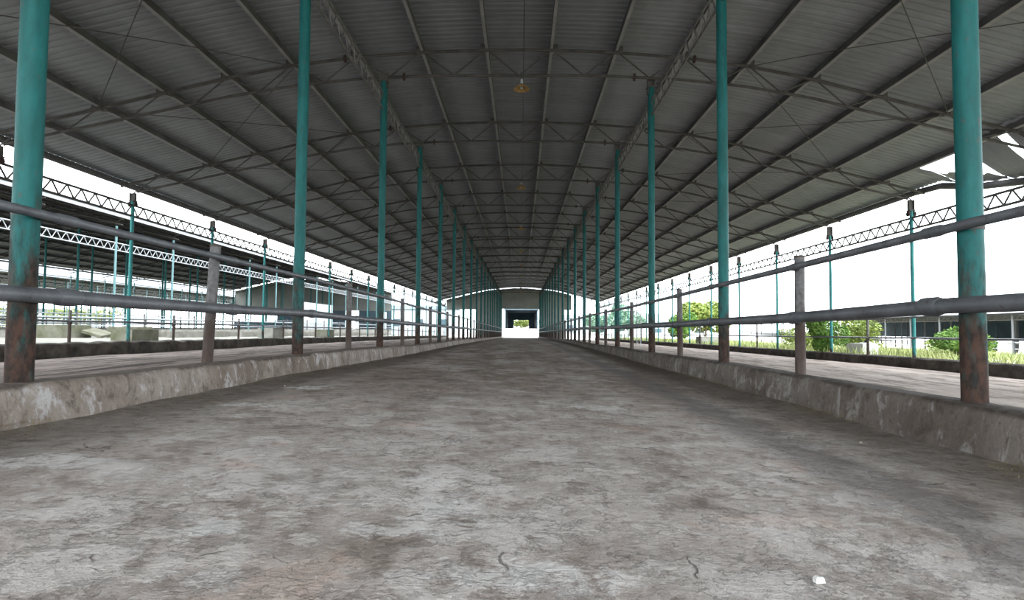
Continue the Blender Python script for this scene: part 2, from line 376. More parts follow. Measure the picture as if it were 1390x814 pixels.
sheet_ground('ground_far_left', -46, -120, 6, lambda y: gl(y)+.1, lambda y: gl(y)+.2, M['yard'], None, .05, 1, -30, 220, 5)
def zyard(x, y): return interp([(11,-.12),(16,-.15),(45,-1.55),(70,-1.8),(200,-3)], x) + interp([(20,0),(99,-.5),(250,-.2)], y)
P = [[(x, y, zyard(x, y)+.06*nzv(x, y, 0, .4)) for x in [11.75, 12.5, 14, 16, 19, 23, 28, 34, 40, 46, 55, 70, 100, 160]] for y in [-30, -10, 0, 6, 10, 14, 17, 20, 23, 26, 30, 35, 40, 50, 60, 75, 90, 110, 140, 180, 250]]
struct('ground_right', MB().grid(P).mesh('ground_right', M['yard'], True), 'weedy earth yard beyond the outer kerb')
P = [[(x, y, z) for x in (-60, -9, -3.2, 3.2, 9, 60)] for y, z in ((99.5,-.69),(100.5,-.70),(112,-.30),(139,.80),(170,.85),(260,1.0))]
struct('yard_beyond_door', MB().grid(P).mesh('yard_beyond_door', M['conc_light'], True), 'bright concrete yard rising beyond the doorway')
P = [[(x, y, -.03+z) for x in (-60, 60)] for y, z in ((-60,0),(-17.9,0))]
struct('apron', MB().grid(P).mesh('apron', M['conc'], True))

# ------------------------------------------------------------------ roof of corrugated sheets
def roof_profile(side, xmax=12.42, n=17):
    pts = []
    for i in range(n):
        x = xmax*i/(n-1); pts.append((side*x, ztop(side*x)+.235))
    return pts
def sheet_mesh(name, prof, width, pitch=.2, amp=.028, warp=None, mat='roof'):
    P = []; n = int(round(width/pitch)); rows = []
    for i in range(n):                                   # trapezoid ribs: flat pan, narrow rib
        rows += [((i+.0)*pitch, 0), ((i+.55)*pitch, 0), ((i+.68)*pitch, amp), ((i+.87)*pitch, amp)]
    rows.append((n*pitch, 0)); rows.append((n*pitch+.03, 0))
    for y, c in rows:
        row = []
        for (x, z) in prof:
            p = (x, y, z+c)
            row.append(warp(p) if warp else p)
        P.append(row)
    return MB().grid(P).mesh(name, M[mat], True)
ceil = bpy.data.objects.new('ceiling', None); COL.objects.link(ceil); ceil['kind'] = 'structure'; ceil['label'] = 'arched roof of grey corrugated metal sheets on steel trusses'
ceil.location = (XC, 0, 0)
mL, mR = sheet_mesh('roof_sheet', roof_profile(-1), 1.0), sheet_mesh('roof_sheet', roof_profile(1), 1.0)
mR_short = sheet_mesh('roof_sheet', roof_profile(1, 11.22), 1.0)
ny = int(Y1-Y0)
for i in range(ny+1):
    y = Y0 + i
    ob('roof_sheet', mL, ceil, (0, y, (i % 2)*.002))
    torn = 11.9 < y < 17.6
    ob('roof_sheet', mR_short if torn else mR, ceil, (0, y, (i % 2)*.002))
# torn eave strip on the yard side: remnants over the bent eave beam and two loose sheets slumped onto it
zr = ztop(12.3)+.13
BEAM = [(8.8, 0), (10.5, -.25), (13.2, -.72), (15.1, -.66), (16.8, -.42), (18.3, -.06), (19.5, 0)]
def zbeam(y): return zr + interp(BEAM, y)
def torn_piece(name, xa, y0, y1, label, jag=.12, sag=.0, ny_=14):
    P = []
    for i in range(ny_+1):
        y = y0+(y1-y0)*i/ny_; x0 = xa(y) + jag*nzv(y, 1, 0, 5.0); row = []
        for j in range(7):
            x = x0 + (12.42-x0)*j/6; t = max(0, min(1, (x-11.1)/1.2))
            z = (ztop(11.1)+.235)*(1-t) + (zbeam(y)+.105)*t - sag*math.sin(math.pi*t)
            row.append((x, y, z + .022*(1 if i % 4 in (2, 3) else 0)))
        P.append(row)
    o = ob(name, MB().grid(P).mesh(name, M['roof'], False), ceil); o['label'] = label
torn_piece('torn_sheet', lambda y: 11.05 if y > 17.9 else 11.05+(17.9-y)*2.2, 17.55, 18.05, 'drooping torn end of a roof sheet', .05)
torn_piece('torn_sheet', lambda y: interp([(15.7, 12.2), (17.0, 11.85), (17.6, 11.75)], y), 15.7, 17.58, 'ragged scrap of roof sheet along the bent eave beam', .12)
torn_piece('loose_sheet', lambda y: 11.0, 14.68, 15.78, 'loose roof sheet slumped onto the bent eave beam', .02, .06)
torn_piece('loose_sheet', lambda y: 11.0+.06*(14.5-y), 13.2, 14.42, 'loose roof sheet slumped beside a bright gap', .02, .10)
torn_piece('loose_sheet', lambda y: 11.0, 11.9, 13.15, 'loose roof sheet slumped onto the dipping beam', .02, .05)

# ------------------------------------------------------------------ purlins (C section, full length)
PX = [.74, 2.22, 3.70, 5.18, 6.66, 8.14, 9.62, 11.10]
def c_profile(w, h, t=.012, lip=.03):                     # open to +x, starts at the bottom flange
    return [(0,0),(w,0),(w,lip),(w-t,lip),(w-t,t),(t,t),(t,h-t),(w-t,h-t),(w-t,h-lip),(w,h-lip),(w,h),(0,h)]
def purlin_mesh(flip, w=.075, h=.17):
    b = MB(); pr = c_profile(w, h); n = len(pr)
    for y in (Y0, Y1-.3):
        b.v += [((-x if flip else x) - (-w/2 if flip else w/2), y, z) for x, z in pr]
    for j in range(n): b.f.append((j, (j+1)%n, n+(j+1)%n, n+j))
    b.f.append(tuple(range(n))); b.f.append(tuple(range(2*n-1, n-1, -1)))
    return b.mesh('purlin', M['purlin'])
lip_me = MB().quadbox(-.034, .034, Y0, Y1-.3, -.012, -.001).mesh('lit_flange_strip', M['lip'])  # strip added under each purlin, its pale colour standing for the lit edge
pm = {1: purlin_mesh(False), -1: purlin_mesh(True)}
for side, sn in ((-1, 'neighbouring-shed'), (1, 'weedy-yard')):
    for i, x in enumerate(PX):
        o = ob('roof_purlin', pm[side], None, (XC+side*x, 0, ztop(side*x)+.045))
        o.rotation_euler.y = -math.atan((ztop(side*x+.1)-ztop(side*x-.1))/.2)
        ob('lit_flange_strip', lip_me, o)
        tag(o, f'long dull steel roof purlin on the {sn} slope, {ONES[i+1]} from the ridge', 'purlin', 'roof purlins running the length of the shed')
# eave beams: straight on the left, bent on the right where the sheets are torn
zl = ztop(-12.3)+.13
o = ob('eave_beam', MB().tube([(XC-12.34, Y0, zl), (XC-12.34, Y1-.3, zl)], .095, 10).mesh('eave_beam', M['purlin'], True))
tag(o, 'straight steel eave beam along the roof edge facing the neighbouring shed', 'beam')
o = ob('eave_beam', MB().tube([(XC+12.34, Y0, zr)] + [(XC+12.34, y, zbeam(y)) for y, _ in BEAM] + [(XC+12.34, Y1-.3, zr)], .095, 10).mesh('eave_beam', M['purlin'], True))
tag(o, 'steel eave beam facing the weedy yard, bent down below the torn sheets', 'beam')

# ------------------------------------------------------------------ trusses
TN = [-12.3] + [-x for x in reversed(PX)] + PX + [12.3]
tx = [-12.3 + 24.6*i/48 for i in range(49)]
top_me = MB().tube([(x, 0, ztop(x)) for x in tx], .037, 8).mesh('top_chord', M['steel'], True)
bot_me = MB().tube([(x, 0, zbot(x)) for x in tx if abs(x) <= 12.0], .034, 8).mesh('bottom_chord', M['steel'], True)
BN = [0.0]
for a, b in zip(PX, PX[1:]): BN += [(a+b)/2, -(a+b)/2]
BN += [11.9, -11.9]
webs = []; alls = MB()
for x in BN:
    for t in TN:
        if abs(t-x) < .9 and abs(t) < 12.2:
            p, q = (x, 0, zbot(x)), (t + (.06 if x > t else -.06), 0, ztop(t)-.02)
            webs.append(MB().tube([p, q], .017, 6).mesh('web_diagonal', M['steel'], True)); alls.tube([p, q], .017, 5)
allweb = alls.mesh('web_diagonals', M['steel'], True)
fl_me = MB().tube([(-.02, 0, 0), (.02, 0, 0)], .085, 10).mesh('bolted_flange', M['steel_red'], False)
cl_me = MB().quadbox(-.05, .05, -.05, .05, -.02, .12).mesh('purlin_cleat', M['steel'])
for k in range(-1, NB):
    t = bpy.data.objects.new('roof_truss', None); COL.objects.link(t); t.location = (XC, Yk(k), 0)
    tag(t, f'dark arched steel roof truss spanning the shed, {ONES[NB-k]} from the doorway wall', 'truss', 'roof trusses across the shed')
    ob('top_chord', top_me, t); ob('bottom_chord', bot_me, t)
    if 0 <= k <= 8:
        for wme in webs: ob('web_diagonal', wme, t)
        for x in PX:
            for s in (-1, 1): ob('purlin_cleat', cl_me, t, (s*(x+.09), 0, ztop(s*x)))
    else:
        o = ob('web_diagonals', allweb, t)
    if k >= 0:
        for s in (-1, 1):
            ob('bolted_flange', fl_me, t, (s*2.62, 0, zbot(2.62))); ob('bolted_flange', fl_me, t, (s*3.98, 0, ztop(s*3.98)))

# bracing rods crossing in the roof plane between trusses
for side, sn in ((-1, 'neighbouring-shed'), (1, 'weedy-yard')):
    for k in range(1, 8):
        br = bpy.data.objects.new('cross_brace', None); COL.objects.link(br); br.location = (XC, Yk(k), 0)
        tag(br, f'pair of thin crossed bracing rods, {sn} roof slope, {ONES[NB-1-k]} bay from the doorway wall', 'brace', 'crossed roof bracing rods')
        for a, b in ((5.18, 9.62), (9.62, 5.18)):
            pts = [(side*(a+(b-a)*i/6), .06+4.88*i/6, ztop(side*(a+(b-a)*i/6))-.03) for i in range(7)]
            ob('rod', MB().tube(pts, .010, 5).mesh('rod', M['steel'], True), br)

# ------------------------------------------------------------------ lattice girders (one bay each, along Y)
def girder_meshes(dep, nv, mat, rc=.022, rw=.012, L=4.95):
    ch = MB().tube([(0,0,0),(0,L,0)], rc, 6).mesh('chord', mat, True)
    w = L/nv; parts = []; al = MB()
    for i in range(nv):
        for (a, b) in (((i*w, dep), ((i+.5)*w, 0)), (((i+.5)*w, 0), ((i+1)*w, dep))):
            p = MB().tube([(0,a[0],a[1]),(0,b[0],b[1])], rw, 5)
            al.tube([(0,a[0],a[1]),(0,b[0],b[1])], rw, 4); parts.append(p.mesh('web', mat, True))
    whole = MB(); whole.tube([(0,0,0),(0,L,0)], rc, 6); whole.tube([(0,0,dep),(0,L,dep)], rc, 6); whole.v2 = None
    base = len(whole.v); whole.v += al.v; whole.f += [tuple(base+i for i in f) for f in al.f]
    return ch, parts, al.mesh('webs', mat, True), whole.mesh('lattice_girder', mat, True), dep
def girder(gm, loc, label, group, detailed):
    ch, parts, al, whole, dep = gm
    g = bpy.data.objects.new('lattice_girder', None); COL.objects.link(g); g.location = loc
    tag(g, label, 'girder', group)
    ob('chord', ch, g); ob('chord', ch, g, (0, 0, dep))
    if detailed:
        for p in parts: ob('web', p, g)
    else: ob('webs', al, g)
    return g
gi = girder_meshes(.36, 10, M['girder'], .024, .014)
ge = girder_meshes(.33, 9, M['steel'], .034, .024)
for k in range(0, NB-1):
    nm = ONES[NB-1-k]
    girder(gi, (XL, YL(k)-(.14 if k == 0 else 0), 5.62), f'high lattice girder joining inner columns, neighbouring-shed side, {nm} bay from the doorway wall', 'inner lattice girders', 1 <= k <= 5)
    girder(gi, (XR, YR(k)+.0, 5.62), f'high lattice girder joining inner columns, weedy-yard side, {nm} bay from the doorway wall', 'inner lattice girders', 1 <= k <= 5)
    girder(ge, (EL, Yk(k), 4.14), f'zigzag eave girder on the neighbouring-shed side, {nm} bay from the doorway wall', 'eave lattice girders', 2 <= k <= 7)
    girder(ge, (ER, Yk(k), 3.86), f'zigzag eave girder on the weedy-yard side, {nm} bay from the doorway wall', 'eave lattice girders', 2 <= k <= 7)

# ------------------------------------------------------------------ columns
cap_me = MB().quadbox(-.10, .10, -.10, .10, -.012, .012).mesh('cap_plate', M['steel'])
bolt_me = MB().tube([(-.015,0,0),(.015,0,0)], .08, 10).mesh('bolted_flange', M['steel_red'])
def column(X, Y, z0, z1, rad, mat, name, label, group, zt, n=16, tilt=0):
    c = bpy.data.objects.new(name, None); COL.objects.link(c); c.location = (X, Y, z0); tag(c, label, 'column', group)
    h = z1-z0; b = MB(); pts = []; m_ = 12
    for i in range(m_+1): pts.append((tilt*i/m_ + .004*nzv(X, Y+i, 0, .7), .004*nzv(X, Y+i, 5, .7), -.06+(h+.06)*i/m_))
    sh = ob('shaft', b.tube(pts, rad, n).mesh('shaft', mat, True), c)
    ob('cap_plate', cap_me, c, (tilt, 0, h))
    bb = MB(); zb = zt - z1
    bb.quadbox(tilt-.085, tilt-.06, -.05, .05, h-.16, h+zb); bb.quadbox(tilt+.06, tilt+.085, -.05, .05, h-.16, h+zb)
    bb.quadbox(tilt-.06, tilt+.06, -.012, .012, h, h+zb)
    hb = ob('head_bracket', bb.mesh('head_bracket', M['steel'], False), c)
    return c, hb
for side, X, YF, TOP, LOW, sn in ((-1, XL, YL, TOP_L, LOW_L, 'neighbouring-shed'), (1, XR, YR, TOP_R, LOW_R, 'weedy-yard')):
    ring = MB().lathe([(.075, -.018), (.080, -.018), (.080, .018), (.075, .018)], 16).mesh('clamp_band', M['steel'], True)
    for k in range(-1, NB):
        y = YF(k); z0 = interp(TOP, y)
        c, hb = column(X, y, z0, 6.28, .076, M['teal_col'], 'steel_column', f'tall turquoise pipe column with rusty foot in the {sn} row, {ONES[NB-k]} from the doorway wall', 'inner turquoise columns', zbot(X-XC)+.01)
        zz = interp(LOW, y) - z0
        ob('clamp_band', ring, c, (0, 0, zz)); ob('clamp_band', ring, c, (0, 0, zz+.51))
    # short posts halfway between the columns
    for k in range(-1, NB-1):
        y = (YF(k)+YF(k+1))/2; z0 = interp(TOP, y); zt = interp(LOW, y)+.51+.12
        lean = random.uniform(-.015, .015); ly = random.uniform(-.03, .03)
        xo = X - side*(.076-.052-.016)
        if side < 0 and k == 0: lean, ly = .06, .0; z0 -= .12
        pst = bpy.data.objects.new('fence_post', None); COL.objects.link(pst); pst.location = (xo, y, z0)
        tag(pst, f'short rusty pipe post between columns in the {sn} row, {ONES[NB-1-k]} from the doorway wall', 'post', 'short fence posts')
        rr = .052
        ob('post_shaft', MB().tube([(-lean, -ly, -.05), (-lean*.5, -ly*.5, (zt-z0)*.5), (0, 0, zt-z0)], [rr*1.02, rr, rr*.98], 12).mesh('post_shaft', M['post'], True), pst)
        ob('post_cap', MB().lathe([(0, .012), (.045, .012), (.055, .004), (.055, -.012), (.05, -.012)], 12).mesh('post_cap', M['post'], True), pst, (0, 0, zt-z0))

# ------------------------------------------------------------------ pipe rails along both kerbs, one length per bay
for side, X, YF, LOW, sn in ((-1, XL, YL, LOW_L, 'neighbouring-shed'), (1, XR, YR, LOW_R, 'weedy-yard')):
    for level, dz, rad in (('lower', 0, .048 if side < 0 else .053), ('upper', .51, .030 if side < 0 else .033)):
        jit = {k: (random.uniform(-.008, .008), random.uniform(-.012, .012)) for k in range(-2, NB+1)}
        xr = X - side*(.076 + rad + .003)
        for k in range(-1, NB-1):
            y0, y1 = YF(k), YF(k+1); pts = []
            for i in range(11):
                y = y0+(y1-y0)*i/10; t = i/10
                z = interp(LOW, y)+dz + (jit[k][1]*(1-t)+jit[k+1][1]*t) - .012*math.sin(math.pi*t)*(1 if level == 'lower' else .4)
                pts.append((0, y-y0, z))
            z0 = pts[0][2]; pts = [(jit[k][0]*(1-p[1]/5)*0, p[1], p[2]-z0) for p in pts]
            rail = ob('pipe_rail', MB().tube(pts, rad, 12).mesh('pipe_rail', M['pipe'], True), None, (xr, y0, z0))
            tag(rail, f'{level} grey pipe rail on the {sn} side, {ONES[NB-1-k]} bay from the doorway wall', 'rail', f'{level} pipe rails along the alley')
            cp = MB().tube([(0,.10,0),(0,.13,0),(0,.27,0),(0,.30,0)], [rad*1.05, rad*1.22, rad*1.22, rad*1.05], 12)
            ob('coupling', cp.mesh('coupling', M['pipe'], True), rail, (0, 0, pts[0][2]))
            ym = (YF(k)+YF(k+1))/2 - y0
            ob('coupling', cp.mesh('coupling', M['pipe'], True), rail, (0, ym-.05 if side < 0 else ym-.35, pts[5][2]))

# ------------------------------------------------------------------ eave columns and outer fences
for side, X, ktop, zc, zt, sn in ((-1, EL, ktl, 4.60, zbot(-11.9), 'neighbouring-shed'), (1, ER, ktr, 4.42, zbot(11.9), 'weedy-yard')):
    for k in range(2, NB):
        y = Yk(k); z0 = ktop(y)-.04
        c, hb = column(X, y, z0, zc, .052, M['teal_eave'], 'eave_column', f'slim turquoise eave column on the {sn} side, {ONES[NB-k]} from the doorway wall', 'slim eave columns', zt, 12)
        ob('bolted_flange', bolt_me, hb, (.10, 0, zc-z0-.10)); ob('bolted_flange', bolt_me, hb, (-.10, 0, zc-z0-.10))
    for k in range(1, NB-1):
        y = Yk(k)+2.5; z0 = ktop(y)-.05; h = (.85 if side < 0 else 1.28)
        p = ob('yard_fence_post', MB().tube([(0,0,-.05),(0,0,h+.06-.0)], .042, 10).mesh('yard_fence_post', M['post'], True), None, (X, y, z0))
        ob('rail_clamp', MB().lathe([(.045,-.05),(.06,-.05),(.06,.05),(.045,.05)], 10).mesh('rail_clamp', M['steel_red'], True), p, (0, 0, .60))
        tag(p, f'thin rusty fence post on the outer kerb, {sn} side, {ONES[NB-1-k]} from the doorway wall', 'post', 'outer fence posts')
        for nm_, dz, rr in ((('single', .62, .03),) if side < 0 else (('upper', 1.24, .026), ('lower', .62, .03))):
            a = Yk(k); za, zb = ktop(a)-.04+dz, ktop(a+5)-.04+dz
            rl = ob('fence_rail', MB().tube([(0,0,0),(0,2.5,(zb-za)*.5-.01),(0,5,zb-za)], rr, 8).mesh('fence_rail', M['pipe'], True), None, (X-side*.085, a, za))
            tag(rl, f'{nm_} thin pipe rail above the outer kerb, {sn} side, {ONES[NB-1-k]} bay from the doorway wall', 'rail', 'outer fence rails')

# ------------------------------------------------------------------ gable wall with the doorway
gw = bpy.data.objects.new('wall_back', None); COL.objects.link(gw); gw['kind'] = 'structure'; gw['label'] = 'grey clad gable wall over the far doorway'; gw.location = (XC, 99.6, 0)
dx0, dx1, dzt = -2.90, 3.06, 3.88
def panel(name, poly, mat, parent, th=.08):
    n = len(poly); b = MB(); b.v = [(x, 0, z) for x, z in poly] + [(x, th, z) for x, z in poly]
    b.f = [tuple(range(n)), tuple(range(2*n-1, n-1, -1))] + [(j, n+j, n+(j+1)%n, (j+1)%n) for j in range(n)]
    return ob(name, b.mesh(name, mat), parent)
def gtop(x): return ztop(x) + .09
xs = [-11.8, -9.6, -8.1, -6.6, -5.2, -2.9]
for a, b in zip(xs, xs[1:]):
    panel('cladding_panel', [(a, 3.75), (b, 3.75), (b, gtop(b)), (a, gtop(a))], M['wallpanel'], gw)
xs = [3.06, 5.2, 6.6, 8.1]
for a, b in zip(xs, xs[1:]):
    panel('cladding_panel', [(a, 3.75), (b, 3.75), (b, gtop(b)), (a, gtop(a))], M['wallpanel'], gw)
for z0, z1 in ((dzt, 4.76), (4.76, 5.6)): panel('cladding_panel', [(dx0, z0), (dx1, z0), (dx1, z1), (dx0, z1)], M['wallpanel'], gw)
panel('cladding_panel', [(dx0, 5.60), (dx1, 5.60), (dx1, gtop(3.06)), (0, gtop(0)-.02), (dx0, gtop(2.9))], M['wallpanel'], gw)
panel('cladding_panel', [(-7.0, -.9), (dx0-.05, -.9), (dx0-.05, 3.75), (-7.0, 3.75)], M['wallpanel'], gw)
panel('cladding_panel', [(dx1+.05, -.9), (7.0, -.9), (7.0, 3.75), (dx1+.05, 3.75)], M['wallpanel'], gw)
df = ob('door_1', MB().quadbox(dx0-.14, dx0, -.06, .10, -.75, dzt+.12).quadbox(dx1, dx1+.14, -.06, .10, -.75, dzt+.12).quadbox(dx0, dx1, -.06, .10, dzt, dzt+.12).mesh('door_frame', M['white_steel']), None, (XC, 99.55, 0))
df['kind'] = 'structure'; df['label'] = 'open doorway frame in the far gable wall'

# ------------------------------------------------------------------ lamps and wire
wire = ob('overhead_wire', MB().tube([(0, Y0+.5+i*2.5, -.02*math.sin(i*math.pi/2)**2) for i in range(41)], .009, 5).mesh('overhead_wire', M['wire'], True), None, (.02, 0, 6.47))
tag(wire, 'black electric wire strung below the trusses along the ridge', 'wire')
lamp_prof = [(.02, .0), (.03, -.03), (.05, -.05), (.07, -.055), (.12, -.09), (.18, -.145), (.185, -.16), (.175, -.155), (.11, -.10), (.03, -.07)]
shade_me = MB().lathe(lamp_prof, 24).mesh('lamp_shade', M['lamp'], True)
sock_me = MB().lathe([(0, .0), (.03, -.0), (.034, -.09), (.028, -.10), (0, -.10)], 14).mesh('lamp_holder', M['white_steel'], True)
hook_me = MB().tube([(0,0,0),(0,0,-.06)], .008, 6).mesh('lamp_stem', M['steel'], True)
bulb_me = MB().lathe([(0,-.16),(.025,-.155),(.038,-.13),(.03,-.10),(.016,-.075)], 14).mesh('bulb', M['white_wall'], True)
for k in range(2, NB, 2):
    l = bpy.data.objects.new('pendant_lamp', None); COL.objects.link(l); l.location = (-.02, Yk(k), zbot(0)-.034)
    tag(l, f'small rusty enamel pendant lamp under the {ONES[NB-k]} truss from the doorway wall', 'lamp', 'pendant lamps along the ridge')
    ob('lamp_stem', hook_me, l); ob('bulb', bulb_me, ob('lamp_holder', sock_me, l, (0, 0, -.05)), (0, 0, -.06)); ob('lamp_shade', shade_me, l, (0, 0, -.12)); None

# ------------------------------------------------------------------ neighbouring shed on the left
BX, BZ, BY0, BY1 = -31.7, 1.0, 5.0, 95.0
sb = bpy.data.objects.new('cattle_shed', None); COL.objects.link(sb); sb.location = (BX, 0, 0)
tag(sb, 'long open cattle shed with dark roof and white lattice girders across the concrete yard', 'building')
bl, br_ = sheet_mesh('roof_sheet', roof_profile(-1, n=11), 2.5, .25, .02), sheet_mesh('roof_sheet', roof_profile(1, n=11), 2.5, .25, .02)
for i in range(36):
    for me_ in (bl, br_): ob('roof_sheet', me_, sb, (0, BY0+2.5*i, BZ))
pmB = MB().quadbox(-.04, .04, BY0, BY1, 0, .17).mesh('purlin', M['purlin'])
for x in PX:
    for s in (-1, 1): ob('purlin', pmB, sb, (s*x, 0, ztop(s*x)+.045+BZ))
for s in (-1, 1): ob('fascia', MB().quadbox(-.03, .03, BY0, BY1, .05, .20).mesh('fascia', M['white_steel']), sb, (s*12.3, 0, ztop(s*12.3)+BZ))
tB = MB(); tB.tube([(x, 0, ztop(x)) for x in tx[::3]], .037, 5); tB.tube([(x, 0, zbot(x)) for x in tx[::3]], .034, 5)
for x in BN:
    for t in TN:
        if abs(t-x) < .9: tB.tube([(x,0,zbot(x)),(t,0,ztop(t))], .017, 4)
tBm = tB.mesh('truss', M['steel'])
rowm = {}
for X, mat, top, rad in ((12.0, 'teal_pale', 5.6, .055), (-12.0, 'teal_pale', 5.6, .055), (3.0, 'teal_eave', 7.4, .075), (-3.0, 'teal_eave', 7.4, .075)):
    rowm[X] = MB().tube([(0,0,-.2),(0,0,top-.3)], rad, 8).mesh('column', M[mat], True)
gb = girder_meshes(.36, 9, M['white_steel'], .028, .018)
for n in range(1, 20):
    y = 5.0*n
    ob('truss', tBm, sb, (0, y, BZ))
    for X in rowm: ob('column', rowm[X], sb, (X, y, .3))
    if n < 19:
        for X in (12.0, -12.0):
            if X > 0 and 4 <= n <= 8:
                g = bpy.data.objects.new('lattice_girder', None); COL.objects.link(g); g.parent = sb; g.location = (X, y, 4.42)
                ob('chord', gb[0], g); ob('chord', gb[0], g, (0, 0, .36))
                for p in gb[1]: ob('web', p, g)
            else: ob('lattice_girder', gb[3], sb, (X, y, 4.42))
rB = MB().tube([(0,BY0,0),(0,BY1,0)], .035, 6).mesh('pipe_rail', M['white_steel'], True)
for X, zs in ((12.0, (.75, 1.12)), (9.0, (1.35,)), (3.0, (.9, 1.3)), (-3.0, (.9, 1.3)), (-12.0, (1.1,))):
    for z in zs: ob('pipe_rail', rB, sb, (X, 0, z))
pB = MB().tube([(0,0,-.2),(0,0,1.2)], .04, 6).mesh('rail_post', M['post'], True)
for n in range(1, 19):
    for X in (12.0, 3.0, -3.0): ob('rail_post', pB, sb, (X, 5.0*n+2.5, .2))
kB = MB().quadbox(-.15, .15, BY0, BY1, -.6, .55).mesh('kerb', M['conc'])
for X in (11.9, 3.1, -3.1, -12): ob('kerb', kB, sb, (X, 0, 0))
for (ya, yb) in ((56.5, 67.0), (88, 94)):
    ob('white_wall_panel', MB().quadbox(-.08, .08, ya, yb, .2, 3.1).mesh('white_wall_panel', M['white_wall']), sb, (11.4, 0, 0))
b = panel('end_gable', [(-12, 3.3), (12, 3.3), (12, ztop(12)+BZ), (6, ztop(6)+BZ), (0, ztop(0)+BZ), (-6, ztop(6)+BZ), (-12, ztop(-12)+BZ)], M['wallpanel'], sb); b.location = (0, BY1, 0)

for x0, x1, z1, mt in ((-12, -5.5, 1.6, 'blue_wall'), (-5.5, -1, 3.3, 'blue_wall'), (-1, 3, 3.3, 'white_wall'), (3, 5, 3.3, 'blue_wall'), (7, 12, 3.3, 'blue_wall')):
    q = panel('end_wall', [(x0, -.6), (x1, -.6), (x1, z1), (x0, z1)], M[mt], sb, .15); q.location = (0, BY1, 0)
s3 = bpy.data.objects.new('cattle_shed', None); COL.objects.link(s3); s3.location = (-63.3, 0, 0)
tag(s3, 'further open cattle shed showing dark behind the shed with white girders', 'building')
for i in range(54):
    for me_ in (bl, br_): ob('roof_sheet', me_, s3, (0, 40+2.5*i, BZ))
pm3 = MB().quadbox(-.04, .04, 40, 175, 0, .17).mesh('purlin', M['purlin'])
for x in PX:
    for q in (-1, 1): ob('purlin', pm3, s3, (q*x, 0, ztop(q*x)+.045+BZ))
for q in (-1, 1): ob('fascia', MB().quadbox(-.03, .03, 40, 175, .05, .20).mesh('fascia', M['white_steel']), s3, (q*12.3, 0, ztop(q*12.3)+BZ))
for n in range(28):
    ob('truss', tBm, s3, (0, 40+5*n, BZ))
    for X in rowm: ob('column', rowm[X], s3, (X, 40+5*n, .3))
    if n < 27: ob('lattice_girder', gb[3], s3, (12, 40+5*n, 4.42)); ob('lattice_girder', gb[3], s3, (-12, 40+5*n, 4.42))
for X in (12, 3, -3): ob('pipe_rail', MB().tube([(0,40,0),(0,175,0)], .035, 6).mesh('pipe_rail', M['white_steel'], True), s3, (X, 0, 1.3))

# concrete troughs and low walls in the yard between the sheds
def trough(x, y, rz, l, w, h, mat, label, z=None):
    z = gl(y)-.02 if z is None else z
    b = MB(); t = .09
    b.quadbox(-w/2, w/2, -l/2, l/2, 0, .1)
    b.quadbox(-w/2, -w/2+t, -l/2, l/2, .1, h); b.quadbox(w/2-t, w/2, -l/2, l/2, .1, h)
    b.quadbox(-w/2+t, w/2-t, -l/2, -l/2+t, .1, h); b.quadbox(-w/2+t, w/2-t, l/2-t, l/2, .1, h)
    o = ob('concrete_trough', b.mesh('concrete_trough', mat), None, (x, y, z), rz); tag(o, label, 'trough')
    return o
trough(-17.9, 24.3, .05, 1.8, 1.0, .56, M['conc_moss'], 'mossy concrete trough with a slab leaning against it')
trough(-16.9, 26.9, .0, 1.6, 1.0, .52, M['conc_moss'], 'short mossy concrete trough beside the long trough wall')
sl = ob('concrete_slab', MB().quadbox(-.38, .38, -.5, .5, -.05, .05).mesh('concrete_slab', M['conc_moss']), None, (-17.02, 25.0, .46)); sl.rotation_euler = (.10, .30, .15)
tag(sl, 'pale concrete slab tilted against the mossy trough', 'slab')
for i, (y, l) in enumerate(((31, 5.6), (39, 7), (48, 8), (58, 9), (69, 10))):
    o = ob('trough_wall', MB().quadbox(-.5, -.36, -l/2, l/2, 0, .34).quadbox(.36, .5, -l/2, l/2, 0, .34).quadbox(-.36, .36, -l/2, l/2, 0, .08).mesh('trough_wall', M['conc']), None, (-16.4, y, gl(y)-.02))
    tag(o, f'long low concrete trough in the yard between the sheds, {ONES[i+1]} after the slab', 'trough', 'long yard troughs')
trough(-12.95, 20.9, .0, 1.5, .7, .40, M['conc_moss'], 'mossy concrete box standing against the outer kerb')
trough(-13.4, 33.5, .0, 1.6, .8, .55, M['conc'], 'pale concrete box near the outer kerb further down')
trough(-13.2, 42.0, .1, 2.4, .8, .5, M['conc_moss'], 'green-stained concrete box near the outer kerb')

# ------------------------------------------------------------------ vegetation
def leaf_cloud(cx, cy, cz, rx, ry, rz, n, size, seed):
    rnd = random.Random(seed); b = MB()
    blobs = [(rnd.uniform(-.55,.55)*rx, rnd.uniform(-.55,.55)*ry, rnd.uniform(-.45,.6)*rz, rnd.uniform(.35,.6)) for _ in range(9)]
    for i in range(n):
        bx_, by_, bz_, br = rnd.choice(blobs)
        while True:
            v = Vector((rnd.uniform(-1,1), rnd.uniform(-1,1), rnd.uniform(-1,1)))
            if .25 < v.length < 1: break
        v = v.normalized()*(v.length**.4)
        p = Vector((cx+bx_+v.x*br*rx, cy+by_+v.y*br*ry, max(.03, cz+bz_+v.z*br*rz)))
        a = Vector((rnd.uniform(-1,1), rnd.uniform(-1,1), rnd.uniform(-.5,.7))).normalized()
        c = a.cross(Vector((rnd.uniform(-1,1), rnd.uniform(-1,1), rnd.uniform(-1,1)))).normalized()
        s = size*rnd.uniform(.6, 1.3); k = len(b.v)
        b.v += [tuple(p-a*s), tuple(p+c*s*.42+a*s*.1), tuple(p+a*s), tuple(p-c*s*.42+a*s*.1)]; b.f.append((k, k+1, k+2, k+3))
    return b
